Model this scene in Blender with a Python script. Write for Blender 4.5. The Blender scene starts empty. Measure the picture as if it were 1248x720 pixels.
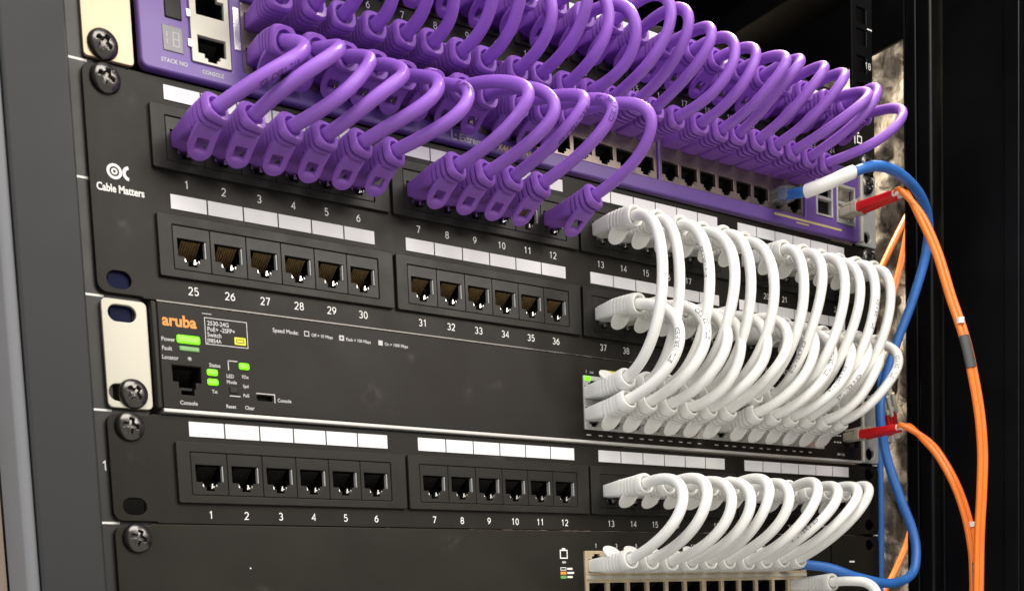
import bpy, bmesh, math, random
from mathutils import Vector, Matrix
random.seed(7)
S = 0.001                      # everything below is written in millimetres
scene = bpy.context.scene
COL = scene.collection

# ------------------------------------------------------------------ camera, light, exposure
cam_d = bpy.data.cameras.new('camera')
cam = bpy.data.objects.new('camera', cam_d); COL.objects.link(cam); scene.camera = cam
right = Vector((0.82205658, -0.56793039, -0.04096408))
down = Vector((-0.08379334, -0.04950122, -0.99525288))
fwd = Vector((0.56320659, 0.8215867, -0.08828159))
m = Matrix((( right.x, -down.x, -fwd.x, -124.813*S),
            ( right.y, -down.y, -fwd.y, -457.952*S),
            ( right.z, -down.z, -fwd.z, -224.405*S), (0, 0, 0, 1)))
cam.matrix_world = m
cam_d.sensor_fit = 'HORIZONTAL'; cam_d.sensor_width = 36
cam_d.lens = 36*1346.364/1248
cam_d.shift_y = (877.694-360)/1248
cam_d.clip_start = 0.01; cam_d.clip_end = 50
cam_d.dof.use_dof = True; cam_d.dof.focus_distance = 0.56; cam_d.dof.aperture_fstop = 26

world = bpy.data.worlds.new('World'); scene.world = world; world.use_nodes = True
bg = world.node_tree.nodes['Background']
bg.inputs[0].default_value = (1.0, 0.95, 0.88, 1); bg.inputs[1].default_value = 0.60

def area_light(name, loc, target, size, power, color):
    d = bpy.data.lights.new(name, 'AREA'); d.shape = 'RECTANGLE'; d.size, d.size_y = size
    d.energy = power; d.color = color
    o = bpy.data.objects.new(name, d); COL.objects.link(o)
    o.location = Vector(loc)*S
    o.rotation_euler = (Vector(target)-Vector(loc)).to_track_quat('-Z', 'Y').to_euler()
    return o
area_light('ceiling_lamp', (-100, -1100, 1250), (240, 0, -40), (1.3, 0.9), 29, (1.0, 0.96, 0.90))
area_light('right_fill', (900, -1500, 700), (240, 0, -60), (1.0, 0.8), 22, (1.0, 0.93, 0.84))  # unseen fill from front right, raised to whiten the right-hand label strips
area_light('stone_wall_fill', (585, 260, 900), (640, 160, 0), (0.09, 0.8), 85, (1.0, 0.88, 0.70))  # added lamp with no real source, brightens the stone wall beside the cabinet
area_light('window_light', (-1300, -420, 150), (200, 0, -60), (1.0, 1.2), 8, (0.92, 0.96, 1.0))

scene.render.engine = 'CYCLES'
scene.view_settings.view_transform = 'Standard'; scene.view_settings.look = 'None'
scene.view_settings.exposure = 0.0; scene.view_settings.gamma = 1.0
scene.view_settings.use_curve_mapping = False

# ------------------------------------------------------------------ materials
def mat(name, col, rough=0.45, metal=0.0, var=0.12, nscale=60, bump=0.0, bscale=900, emit=None, estr=0,
        rvar=0.08, coat=0.0, spec=0.5, sss=0.0, alpha=1.0, trans=0.0, stretch=(1, 1, 1)):
    mt = bpy.data.materials.new(name); mt.use_nodes = True
    nt = mt.node_tree; N = nt.nodes; L = nt.links
    b = N['Principled BSDF']
    tc = N.new('ShaderNodeTexCoord'); mp = N.new('ShaderNodeMapping'); L.new(tc.outputs['Object'], mp.inputs[0])
    mp.inputs['Scale'].default_value = stretch
    n = N.new('ShaderNodeTexNoise'); n.inputs['Scale'].default_value = nscale; n.inputs['Detail'].default_value = 6
    n.inputs['Roughness'].default_value = 0.62
    L.new(mp.outputs[0], n.inputs['Vector'])
    r = N.new('ShaderNodeValToRGB'); r.color_ramp.elements[0].position = 0.3; r.color_ramp.elements[1].position = 0.7
    r.color_ramp.elements[0].color = tuple(c*(1-var) for c in col)+(1,)
    r.color_ramp.elements[1].color = tuple(min(1, c*(1+var)) for c in col)+(1,)
    L.new(n.outputs[0], r.inputs[0]); L.new(r.outputs[0], b.inputs['Base Color'])
    mr = N.new('ShaderNodeMapRange'); mr.inputs['To Min'].default_value = max(0.02, rough-rvar); mr.inputs['To Max'].default_value = rough+rvar
    mr.inputs['From Min'].default_value = 0.3; mr.inputs['From Max'].default_value = 0.7
    L.new(n.outputs[0], mr.inputs['Value']); L.new(mr.outputs[0], b.inputs['Roughness'])
    b.inputs['Metallic'].default_value = metal; b.inputs['Specular IOR Level'].default_value = spec
    b.inputs['Coat Weight'].default_value = coat
    if sss: b.inputs['Subsurface Weight'].default_value = sss; b.inputs['Subsurface Radius'].default_value = (.002, .0018, .0015)
    if trans: b.inputs['Transmission Weight'].default_value = trans
    if bump:
        n2 = N.new('ShaderNodeTexNoise'); n2.inputs['Scale'].default_value = bscale; n2.inputs['Detail'].default_value = 3
        L.new(tc.outputs['Object'], n2.inputs['Vector'])
        bp = N.new('ShaderNodeBump'); bp.inputs['Strength'].default_value = bump; bp.inputs['Distance'].default_value = 0.0004
        L.new(n2.outputs[0], bp.inputs['Height']); L.new(bp.outputs[0], b.inputs['Normal'])
    if emit:
        b.inputs['Emission Color'].default_value = emit+(1,); b.inputs['Emission Strength'].default_value = estr
    return mt

M = {}
M['panel'] = mat('panel_black', (0.0115, 0.0100, 0.0080), 0.40, var=0.18, nscale=40, bump=0.14, bscale=2200, spec=0.19)
M['bezel'] = mat('bezel_black', (0.0145, 0.0135, 0.0118), 0.38, var=0.14, nscale=60, bump=0.08, bscale=2000, spec=0.22)
M['jack'] = mat('jack_black', (0.0135, 0.0125, 0.011), 0.34, var=0.10, nscale=50, spec=0.24)
M['cavity'] = mat('socket_black', (0.006, 0.006, 0.006), 0.5, var=0.1)
M['gold'] = mat('contact_gold', (0.30, 0.20, 0.085), 0.36, metal=0.5, var=0.25, nscale=500)
M['steel_glint'] = mat('glint_steel', (0.85, 0.84, 0.82), 0.25, metal=1.0, var=0.05)
M['label'] = mat('label_paper', (0.76, 0.76, 0.78), 0.55, var=0.025, nscale=260, bump=0.05, bscale=900)
M['ink'] = mat('white_ink', (0.82, 0.82, 0.80), 0.5, var=0.03)
M['ink_dim'] = mat('grey_ink', (0.40, 0.40, 0.40), 0.5, var=0.03)
M['orange_ink'] = mat('orange_ink', (0.85, 0.30, 0.05), 0.5, var=0.03)
M['yellow_ink'] = mat('yellow_ink', (0.75, 0.68, 0.03), 0.5, var=0.03)
M['gold_ink'] = mat('gold_ink', (0.60, 0.50, 0.20), 0.5, var=0.03)
M['purple'] = mat('purple_plastic', (0.275, 0.108, 0.53), 0.42, var=0.10, nscale=50, spec=0.38, bump=0.03, bscale=500, sss=0.10)
M['purple_plug'] = mat('purple_plug', (0.25, 0.096, 0.475), 0.46, spec=0.35, var=0.10, nscale=70, bump=0.05, bscale=700)
M['white'] = mat('white_plastic', (0.80, 0.80, 0.775), 0.40, var=0.03, nscale=45, bump=0.04, bscale=450, sss=0.12)
M['white_plug'] = mat('white_plug', (0.78, 0.78, 0.75), 0.42, var=0.04, nscale=60, bump=0.04, bscale=700, sss=0.12)
M['clear'] = mat('clear_plug', (0.85, 0.87, 0.9), 0.08, var=0.02, trans=0.85)
M['print'] = mat('cable_print', (0.20, 0.20, 0.23), 0.6, var=0.25, nscale=1500)
M['blue'] = mat('blue_jacket', (0.035, 0.16, 0.52), 0.38, var=0.08, nscale=50, bump=0.03, bscale=500)
M['orange'] = mat('orange_jacket', (0.90, 0.20, 0.015), 0.36, var=0.06, nscale=60)
M['red'] = mat('red_boot', (0.70, 0.010, 0.014), 0.36, var=0.08, nscale=80)
M['beige'] = mat('beige_connector', (0.52, 0.48, 0.38), 0.4, var=0.06)
M['grey_tape'] = mat('grey_tape', (0.075, 0.075, 0.078), 0.6, var=0.15, nscale=200)
M['tape_white'] = mat('white_sleeve', (0.82, 0.80, 0.77), 0.45, var=0.04, nscale=90, bump=0.1, bscale=300)
M['sw_purple'] = mat('switch_purple', (0.135, 0.070, 0.30), 0.38, var=0.06, nscale=20, bump=0.05, bscale=2600)
M['ear_tan'] = mat('bracket_tan', (0.54, 0.42, 0.28), 0.38, metal=0.25, var=0.06, nscale=25, bump=0.04, bscale=1500)
M['ear_cream'] = mat('bracket_cream', (0.53, 0.51, 0.43), 0.36, metal=0.15, var=0.04, nscale=25, bump=0.04, bscale=1500)
M['metal_frame'] = mat('port_frame_metal', (0.28, 0.23, 0.20), 0.32, metal=0.8, var=0.10, nscale=120)
M['frame_gold'] = mat('port_frame_beige', (0.62, 0.51, 0.35), 0.34, metal=0.35, var=0.10, nscale=120)
M['ink_small'] = mat('small_ink', (0.52, 0.52, 0.51), 0.5, var=0.04)
M['purple_print'] = mat('purple_cable_print', (0.10, 0.035, 0.22), 0.6, var=0.2, nscale=1500)
M['metal_grey'] = mat('port_frame_grey', (0.62, 0.62, 0.60), 0.34, metal=0.55, var=0.08, nscale=120)
M['silver'] = mat('silver_edge', (0.82, 0.81, 0.78), 0.26, metal=0.8, var=0.05, nscale=60)
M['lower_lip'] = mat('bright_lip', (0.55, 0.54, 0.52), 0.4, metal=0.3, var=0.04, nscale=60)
M['screw'] = mat('black_nickel', (0.11, 0.105, 0.10), 0.24, metal=0.9, var=0.15, nscale=300)
M['rail'] = mat('rail_black', (0.010, 0.0095, 0.009), 0.42, var=0.10, nscale=30, bump=0.05, bscale=1800)
M['cab_black'] = mat('cabinet_black', (0.0028, 0.0028, 0.0032), 0.34, var=0.2, nscale=12, bump=0.04, bscale=900, spec=0.22)
M['post_grey'] = mat('post_grey', (0.026, 0.027, 0.029), 0.50, spec=0.25, var=0.06, nscale=18, bump=0.05, bscale=1500)
M['lit_edge'] = mat('lit_edge_strip', (0.15, 0.155, 0.17), 0.6, var=0.05, nscale=30)
M['navy'] = mat('navy_clip', (0.002, 0.004, 0.030), 0.5, var=0.1, spec=0.1)
M['led_green'] = mat('led_green', (0.10, 0.6, 0.02), 0.3, var=0.05, emit=(0.30, 1.0, 0.005), estr=0.8)
M['led_dim'] = mat('led_off_green', (0.16, 0.36, 0.12), 0.3, var=0.05)
M['display'] = mat('display_grey', (0.17, 0.16, 0.18), 0.3, var=0.05)
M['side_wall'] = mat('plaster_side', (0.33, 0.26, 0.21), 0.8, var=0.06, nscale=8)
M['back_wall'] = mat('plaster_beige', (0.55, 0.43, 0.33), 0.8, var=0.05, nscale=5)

# the chassis front of the middle switch: satin black with faint finger smudges
def smudge(mt, spots):
    nt = mt.node_tree; N = nt.nodes; L = nt.links; b = N['Principled BSDF']
    tc = N.new('ShaderNodeTexCoord')
    n = N.new('ShaderNodeTexNoise'); n.inputs['Scale'].default_value = 170; n.inputs['Detail'].default_value = 5
    L.new(tc.outputs['Object'], n.inputs['Vector'])
    total = None
    for (x, z, rx, rz, k) in spots:
        mp = N.new('ShaderNodeMapping'); mp.vector_type = 'TEXTURE'
        mp.inputs['Location'].default_value = (x*S, 0, z*S); mp.inputs['Scale'].default_value = (rx*S, 1, rz*S)
        L.new(tc.outputs['Object'], mp.inputs[0])
        g = N.new('ShaderNodeTexGradient'); g.gradient_type = 'QUADRATIC_SPHERE'; L.new(mp.outputs[0], g.inputs[0])
        mu = N.new('ShaderNodeMath'); mu.operation = 'MULTIPLY'; mu.inputs[1].default_value = k; L.new(g.outputs['Fac'], mu.inputs[0])
        if total is None: total = mu.outputs[0]
        else:
            ad = N.new('ShaderNodeMath'); ad.operation = 'ADD'; L.new(total, ad.inputs[0]); L.new(mu.outputs[0], ad.inputs[1]); total = ad.outputs[0]
    r = N.new('ShaderNodeMapRange'); r.inputs['From Min'].default_value = 0.45; r.inputs['From Max'].default_value = 0.75; L.new(n.outputs[0], r.inputs['Value'])
    mu = N.new('ShaderNodeMath'); mu.operation = 'MULTIPLY'; L.new(total, mu.inputs[0]); L.new(r.outputs[0], mu.inputs[1])
    src = b.inputs['Base Color'].links[0].from_socket
    mx = N.new('ShaderNodeMix'); mx.data_type = 'RGBA'
    L.new(mu.outputs[0], mx.inputs['Factor']); L.new(src, mx.inputs['A']); mx.inputs['B'].default_value = (0.30, 0.28, 0.25, 1)
    L.new(mx.outputs['Result'], b.inputs['Base Color'])
M['aruba_face'] = mat('switch_front_black', (0.0125, 0.0102, 0.0080), 0.42, var=0.14, nscale=22, bump=0.10, bscale=2400, spec=0.19)
smudge(M['aruba_face'], [(118, -118, 9, 9, .26), (131, -124, 8, 6, .24), (170, -112, 5, 9, .16), (185, -108, 9, 4, .2), (140, -100, 4, 4, .18)])
M['bottom_face'] = mat('lower_switch_black', (0.0150, 0.0134, 0.0098), 0.42, var=0.16, nscale=22, bump=0.10, bscale=2400, spec=0.20)
smudge(M['panel'], [(60, -60, 60, 12, .10), (12, -60, 6, 10, .16), (132, -42, 3, 30, .15), (10, -155, 5, 8, .2), (190, -143, 20, 3, .2), (15, -12, 8, 6, .25)])
smudge(M['bottom_face'], [(160, -184, 14, 4, .26), (155, -187, 6, 4, .22), (60, -206, 20, 4, .1)])

# rough stone wall behind the open side of the cabinet
def stone_mat():
    mt = bpy.data.materials.new('rough_stone'); mt.use_nodes = True; nt = mt.node_tree; N = nt.nodes; L = nt.links
    b = N['Principled BSDF']; b.inputs['Roughness'].default_value = 0.85
    tc = N.new('ShaderNodeTexCoord'); mp = N.new('ShaderNodeMapping'); mp.inputs['Scale'].default_value = (1, 1, 0.45)
    L.new(tc.outputs['Object'], mp.inputs[0])
    n = N.new('ShaderNodeTexNoise'); n.inputs['Scale'].default_value = 95; n.inputs['Detail'].default_value = 9; n.inputs['Roughness'].default_value = .7; n.inputs['Distortion'].default_value = 1.2
    L.new(mp.outputs[0], n.inputs['Vector'])
    r = N.new('ShaderNodeValToRGB'); cr = r.color_ramp
    cr.elements[0].position = .36; cr.elements[0].color = (.055, .042, .030, 1)
    cr.elements[1].position = .66; cr.elements[1].color = (.72, .64, .52, 1)
    e = cr.elements.new(.44); e.color = (.24, .20, .16, 1)
    e = cr.elements.new(.56); e.color = (.42, .37, .31, 1)
    L.new(n.outputs[0], r.inputs[0]); L.new(r.outputs[0], b.inputs['Base Color'])
    bp = N.new('ShaderNodeBump'); bp.inputs['Strength'].default_value = .8; bp.inputs['Distance'].default_value = .006
    L.new(n.outputs[0], bp.inputs['Height']); L.new(bp.outputs[0], b.inputs['Normal'])
    return mt
M['stone'] = stone_mat()

# ------------------------------------------------------------------ mesh helpers
def link(o, parent=None):
    COL.objects.link(o)
    if parent is not None: o.parent = parent
    return o
def obj(name, me, material=None, parent=None, loc=(0, 0, 0)):
    if material is not None and not me.materials: me.materials.append(material)
    o = bpy.data.objects.new(name, me); o.location = Vector(loc)*S
    return link(o, parent)
def thing(name, label, cat, loc=(0, 0, 0), group=None):
    o = bpy.data.objects.new(name, None); o.empty_display_size = 0.01
    o.location = Vector(loc)*S; COL.objects.link(o)
    o['label'] = label; o['category'] = cat
    if group: o['group'] = group
    return o
def tag(o, label, cat, group=None):
    o['label'] = label; o['category'] = cat
    if group: o['group'] = group
    return o
def mesh(verts, faces, smooth=False, ang=None, name='mesh'):
    me = bpy.data.meshes.new(name)
    me.from_pydata([(v[0]*S, v[1]*S, v[2]*S) for v in verts], [], faces)
    bm = bmesh.new(); bm.from_mesh(me); bmesh.ops.recalc_face_normals(bm, faces=bm.faces); bm.to_mesh(me); bm.free()
    if smooth: me.polygons.foreach_set('use_smooth', [True]*len(me.polygons))
    if ang: me.set_sharp_from_angle(angle=math.radians(ang))
    me.update(); return me
def box_mesh(x0, x1, y0, y1, z0, z1, bev=0.0, seg=2):
    bm = bmesh.new(); bmesh.ops.create_cube(bm, size=1)
    for v in bm.verts:
        v.co = Vector(((x0+x1)/2+v.co.x*(x1-x0), (y0+y1)/2+v.co.y*(y1-y0), (z0+z1)/2+v.co.z*(z1-z0)))*S
    if bev: bmesh.ops.bevel(bm, geom=bm.edges[:], offset=bev*S, segments=seg, affect='EDGES', profile=.5)
    me = bpy.data.meshes.new('box'); bm.to_mesh(me); bm.free()
    if bev:
        fl = [max(abs(c) for c in p.normal) < .985 for p in me.polygons]; me.set_sharp_from_angle(angle=math.radians(50)); me.polygons.foreach_set('use_smooth', fl)
    return me
def box(name, x0, x1, y0, y1, z0, z1, material, parent=None, bev=0.0, seg=2):
    return obj(name, box_mesh(x0, x1, y0, y1, z0, z1, bev, seg), material, parent)
def multi_box_mesh(boxes):
    vs, fs = [], []
    for (x0, x1, y0, y1, z0, z1) in boxes:
        b = len(vs)
        vs += [(x0, y0, z0), (x1, y0, z0), (x1, y1, z0), (x0, y1, z0), (x0, y0, z1), (x1, y0, z1), (x1, y1, z1), (x0, y1, z1)]
        fs += [tuple(b+i for i in f) for f in ((0, 3, 2, 1), (4, 5, 6, 7), (0, 1, 5, 4), (1, 2, 6, 5), (2, 3, 7, 6), (3, 0, 4, 7))]
    return mesh(vs, fs)
def rrect(x0, x1, z0, z1, r=0.0, n=5):
    if r <= 0: return [(x0, z0), (x1, z0), (x1, z1), (x0, z1)]
    pts = []
    for cx, cz, a0 in ((x1-r, z0+r, -90), (x1-r, z1-r, 0), (x0+r, z1-r, 90), (x0+r, z0+r, 180)):
        for i in range(n+1):
            a = math.radians(a0+90*i/n); pts.append((cx+r*math.cos(a), cz+r*math.sin(a)))
    return pts
def slot(cx, cz, w, h, n=8): return rrect(cx-w/2, cx+w/2, cz-h/2, cz+h/2, min(w, h)/2-0.01, n)
def fill_mesh(loops, thick, bev=0.0, res=1):
    """2-D outlines with holes, filled and given thickness: lies in XY, centred on z = 0 (mm units inside)."""
    cu = bpy.data.curves.new('fill', 'CURVE'); cu.dimensions = '2D'; cu.fill_mode = 'BOTH'
    cu.extrude = max(0.0, thick/2-bev); cu.bevel_depth = bev; cu.bevel_resolution = res; cu.offset = -bev
    for lp in loops:
        sp = cu.splines.new('POLY'); sp.points.add(len(lp)-1); sp.use_cyclic_u = True
        for p, q in zip(sp.points, lp): p.co = (q[0], q[1], 0, 1)
    ob = bpy.data.objects.new('fill', cu)
    me = bpy.data.meshes.new_from_object(ob)
    bpy.data.objects.remove(ob); bpy.data.curves.remove(cu)
    bm = bmesh.new(); bm.from_mesh(me); bmesh.ops.remove_doubles(bm, verts=bm.verts, dist=1e-4); bm.to_mesh(me); bm.free()
    return me
def plate_mesh(loops, yf, thick, bev=0.25, res=1):
    """front at y = yf, body towards +y"""
    me = fill_mesh(loops, thick, bev, res)
    for v in me.vertices:
        x, y, z = v.co; v.co = (x*S, (yf+thick/2-z)*S, y*S)
    me.update()
    fl = [abs(p.normal.y) < .985 for p in me.polygons]; me.set_sharp_from_angle(angle=math.radians(35)); me.polygons.foreach_set('use_smooth', fl)
    me.update(); return me
def plate(name, loops, yf, thick, material, parent=None, bev=0.25, res=1, loc=(0, 0, 0)):
    return obj(name, plate_mesh(loops, yf, thick, bev, res), material, parent, loc)
def text_mesh(s, size, wide=1.0, align='CENTER', space=1.0, bold=.018):
    cu = bpy.data.curves.new('t', 'FONT'); cu.body = s; cu.size = size; cu.align_x = align; cu.space_character = space; cu.resolution_u = 3; cu.offset = size*bold
    ob = bpy.data.objects.new('t', cu); me = bpy.data.meshes.new_from_object(ob)
    bpy.data.objects.remove(ob); bpy.data.curves.remove(cu)
    for v in me.vertices: v.co.x *= wide
    return me
def join_flat(items, y):
    """items: (mesh in XY mm, x, z) -> one flat print lying on the plane y"""
    vs, fs = [], []
    for me, x, z in items:
        b = len(vs)
        vs += [(v.co.x+x, y, v.co.y+z) for v in me.vertices]
        fs += [tuple(b+i for i in p.vertices) for p in me.polygons]
        bpy.data.meshes.remove(me)
    m_ = bpy.data.meshes.new('print'); m_.from_pydata([(a*S, b*S, c*S) for a, b, c in vs], [], fs); m_.update()
    return m_
def flat(pts):
    me = bpy.data.meshes.new('f'); me.from_pydata([(a, b, 0) for a, b in pts], [], [tuple(range(len(pts)))]); return me
def flat_rects(rs):
    vs, fs = [], []
    for x0, x1, z0, z1 in rs:
        b = len(vs); vs += [(x0, z0, 0), (x1, z0, 0), (x1, z1, 0), (x0, z1, 0)]; fs.append((b, b+1, b+2, b+3))
    me = bpy.data.meshes.new('f'); me.from_pydata(vs, [], fs); return me
def frame_rects(x0, x1, z0, z1, t): return [(x0, x1, z1-t, z1), (x0, x1, z0, z0+t), (x0, x0+t, z0+t, z1-t), (x1-t, x1, z0+t, z1-t)]
def ring2d(cx, cz, r0, r1, a0=0, a1=360, n=28):
    vs, fs = [], []
    for i in range(n+1):
        a = math.radians(a0+(a1-a0)*i/n)
        vs += [(cx+r0*math.cos(a), cz+r0*math.sin(a), 0), (cx+r1*math.cos(a), cz+r1*math.sin(a), 0)]
        if i: fs.append((2*i-2, 2*i-1, 2*i+1, 2*i))
    me = bpy.data.meshes.new('f'); me.from_pydata(vs, [], fs); return me

def _arc(cx, cy, rx, ry, a0, a1, n=14): return [(cx+rx*math.cos(math.radians(a0+(a1-a0)*i/n)), cy+ry*math.sin(math.radians(a0+(a1-a0)*i/n))) for i in range(n+1)]
DIGIT = {'0': [_arc(.3, .5, .28, .5, 90, 450, 20)], '1': [[(.10, .80), (.34, 1), (.34, 0)]], '2': [_arc(.3, .72, .27, .28, 165, -35)+[(.03, 0), (.6, 0)]],
         '3': [_arc(.28, .745, .26, .255, 150, -90), _arc(.28, .255, .29, .255, 90, -150)[::1]], '4': [[(.46, 0), (.46, 1), (.0, .3), (.62, .3)]],
         '5': [[(.54, 1), (.12, 1), (.07, .52)]+_arc(.28, .32, .29, .32, 125, -145)], '6': [_arc(.3, .31, .28, .31, 90, 450, 18), [(.47, .98)]+_arc(.62, .31, .60, .62, 115, 180, 6)],
         '7': [[(.0, 1), (.58, 1), (.2, 0)]], '8': [_arc(.3, .755, .235, .245, 90, 450, 16), _arc(.3, .265, .285, .265, 90, 450, 18)],
         '9': [_arc(.3, .69, .28, .31, 90, 450, 18), [(.13, .02)]+_arc(-.02, .69, .60, .62, -65, 0, 6)]}
def num_mesh(t, h, wide=.95, weight=.14):
    """plain sans figures drawn as strokes; centred, standing on 0"""
    vs, fs = [], []; adv = .86; x0 = -((len(t)-1)*adv+.6)/2; r = weight/2; lay = 0
    for k, ch in enumerate(t):
        for ln in DIGIT[ch]:
            pts = [Vector(((x+x0+k*adv)*wide, y)) for x, y in ln]
            n = len(pts); L_, R2 = [], []
            for i, p in enumerate(pts):
                a = (p-pts[i-1]).normalized() if i else None; b = (pts[i+1]-p).normalized() if i < n-1 else None
                if a is None: a = b
                if b is None: b = a
                nn = Vector((-(a+b).y, (a+b).x)); nn = nn.normalized() if nn.length > 1e-4 else Vector((-a.y, a.x))
                d = max(.45, nn.dot(Vector((-a.y, a.x)))); L_.append(p+nn*r/d); R2.append(p-nn*r/d)
            b0 = len(vs)
            for l, q in zip(L_, R2): vs += [(l.x*h, l.y*h, lay*.004), (q.x*h, q.y*h, lay*.004)]
            fs += [(b0+2*i, b0+2*i+1, b0+2*i+3, b0+2*i+2) for i in range(n-1)]
            lay += 1
    me = bpy.data.meshes.new('n'); me.from_pydata(vs, [], fs); return me
def number(parent, t, x, z, y, h=2.95, name='port_number'):
    me = num_mesh(t, h)
    for v in me.vertices: v.co = Vector((v.co.x, -v.co.z, v.co.y))*S
    me.materials.append(M['ink']); obj(name, me, None, parent, (x, y, z))

def frame_of(t):
    t = t.normalized(); side = Vector((1, 0, 0)) - t*t.x
    if side.length < 0.2: side = Vector((0, 1, 0)) - t*t.y
    side.normalize(); return side, t.cross(side).normalized()
def loft_mesh(secs, n=20, cap0=True, cap1=True, ang=40):
    """secs: (centre, side, up, w, h, power)"""
    vs, fs = [], []
    for c, sd, up, w, h, pw in secs:
        for i in range(n):
            a = 2*math.pi*i/n; ca, sa = math.cos(a), math.sin(a)
            x = w/2*math.copysign(abs(ca)**(2/pw), ca); y = h/2*math.copysign(abs(sa)**(2/pw), sa)
            p = c+sd*x+up*y; vs.append(p)
    for k in range(len(secs)-1):
        for i in range(n):
            j = (i+1) % n; fs.append((k*n+i, k*n+j, (k+1)*n+j, (k+1)*n+i))
    if cap0: fs.append(tuple(range(n)))
    if cap1: fs.append(tuple((len(secs)-1)*n+i for i in range(n)))
    return mesh(vs, fs, True, ang)
def tube_mesh(pts, radius, n=12, flat_=1.0, caps=True):
    """swept tube; radius number or list; parallel-transported frames"""
    pts = [Vector(p) for p in pts]; k = len(pts)
    T = [(pts[min(i+1, k-1)]-pts[max(i-1, 0)]).normalized() for i in range(k)]
    sd, up = frame_of(T[0]); secs = []
    for i in range(k):
        if i:
            sd = (sd-T[i]*sd.dot(T[i])).normalized()
        up = T[i].cross(sd)
        r = radius[i] if isinstance(radius, (list, tuple)) else radius
        secs.append((pts[i], sd.copy(), up.copy(), 2*r, 2*r*flat_, 2))
    return loft_mesh(secs, n, caps, caps, 60)
def bez(p0, p1, p2, p3, n):
    out = []
    for i in range(n+1):
        t = i/n; u = 1-t
        out.append(p0*u**3+p1*3*u*u*t+p2*3*u*t*t+p3*t**3)
    return out
def plen(pts): return sum((pts[i+1]-pts[i]).length for i in range(len(pts)-1))
def catmull(cps, n=10):
    cps = [Vector(c) for c in cps]; P = [cps[0]*2-cps[1]]+cps+[cps[-1]*2-cps[-2]]; out = []
    for i in range(1, len(P)-2):
        for k in range(n):
            t = k/n; a, b, c, d = P[i-1], P[i], P[i+1], P[i+2]
            out.append(0.5*((2*b)+(c-a)*t+(2*a-5*b+4*c-d)*t*t+(3*b-a-3*c+d)*t**3))
    out.append(cps[-1]); return out

# ------------------------------------------------------------------ the place around the rack
wall_v, wall_f = [], []
NY, NZ = 200, 200
rw = random.Random(3)
from mathutils import noise as mnoise
for j in range(NZ+1):
    for i in range(NY+1):
        y = -60+i*1100/NY; z = -420+j*900/NZ
        d = 11*mnoise.fractal(Vector((y*.028, z*.018, 1.7)), .7, 2.1, 6)
        wall_v.append((650+d, y, z))
for j in range(NZ):
    for i in range(NY):
        a = j*(NY+1)+i; wall_f.append((a, a+1, a+NY+2, a+NY+1))
w_ = obj('wall_stone', mesh(wall_v, wall_f, True), M['stone']); w_['kind'] = 'structure'
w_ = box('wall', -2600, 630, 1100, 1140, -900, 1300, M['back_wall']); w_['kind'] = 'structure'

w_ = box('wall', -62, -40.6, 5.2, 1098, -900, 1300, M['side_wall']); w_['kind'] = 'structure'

cab = thing('server_cabinet', 'black steel server cabinet with grey left post and open right side', 'cabinet')
box('front_post', -35.2, -12.2, -30, 6, -460, 330, M['post_grey'], cab, 1.2, 3)
box('lit_edge_strip', -40.2, -35.4, -29, 4, -460, 330, M['lit_edge'], cab, 1.6, 3)  # paler strip: window light on the post's bevel, put into the colour
box('rear_panel', -40, 534, 757, 760, -460, 330, M['cab_black'], cab)
box('roof', -40, 534, 10, 756, 322, 326, M['cab_black'], cab)
sf = plate('side_frame', [[(0, -460), (740, -460), (740, 330), (0, 330)], rrect(1, 560, -440, 148, 1.5)], 0, 3, M['cab_black'], cab, 0.6)
sf.rotation_euler = (0, 0, math.radians(90)); sf.location = (538*S, 15.5*S, 0)
box('front_post', 536, 556, 7.5, 15.3, -460, 330, M['cab_black'], cab, 1.4, 3)
box('front_post', 535, 556, -4.2, 6.6, -460, 330, M['cab_black'], cab, 1.8, 3)
door = box('door', 541, 553, -420, -8, -460, 330, M['cab_black'], cab, 1.5, 3)
box('door_rib', 539.2, 540.9, -62, -52, -450, 320, M['cab_black'], door, 0.6, 2)
box('roof_beam', 430, 470, 60, 700, 235, 250, M['cab_black'], cab, 1)
box('roof_beam', 480, 520, 40, 740, 180, 196, M['cab_black'], cab, 1)

def rail(x0, x1, label, numx, flip):
    r = thing('mounting_rail', label, 'rail', (0, 0, 0), 'mounting rails')
    holes = []
    for u in range(-6, 5):
        for dz in (6.35, 22.2, 38.1):
            c = u*44.45+dz; cx = 8.75 if not flip else 473.85
            holes.append(rrect(cx-4.7, cx+4.7, c-4.7, c+4.7, .5, 2))
    plate('rail_face', [rrect(x0, x1, -266, 210)]+holes, 2.2, 2, M['cab_black' if flip else 'rail'], r, 0.3)  # right rail coloured a deeper black, standing for the dark door it reflects
    xs = (x0, x0+2) if not flip else (x1-2, x1)
    box('rail_flange', xs[0], xs[1], 4.4, 13, -266, 210, M['rail'], r)
    for u in range(-5, 4):
        its = []
        its.append((flat_rects([(x0+.2, x0+7.6, u*44.45-.6, u*44.45+.3)] if not flip else [(x1-5, x1-.2, u*44.45-.4, u*44.45+.4)]), 0, 0))
        number(r, str(16+u), numx+2.6+(1.4 if u == -4 and not flip else 4.6 if not flip else 0), u*44.45+20.6, 2.12, 3.6, 'unit_mark')
        for it in its: obj('unit_mark', join_flat([it], 2.12), M['ink'], r)
    return r
rail(-4.8, 18, 'black left mounting rail with printed unit numbers beside grey post', -3.9, False)
rail(464.5, 484.2, 'black right mounting rail with square holes next to the stone wall', 477.2, True)

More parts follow.
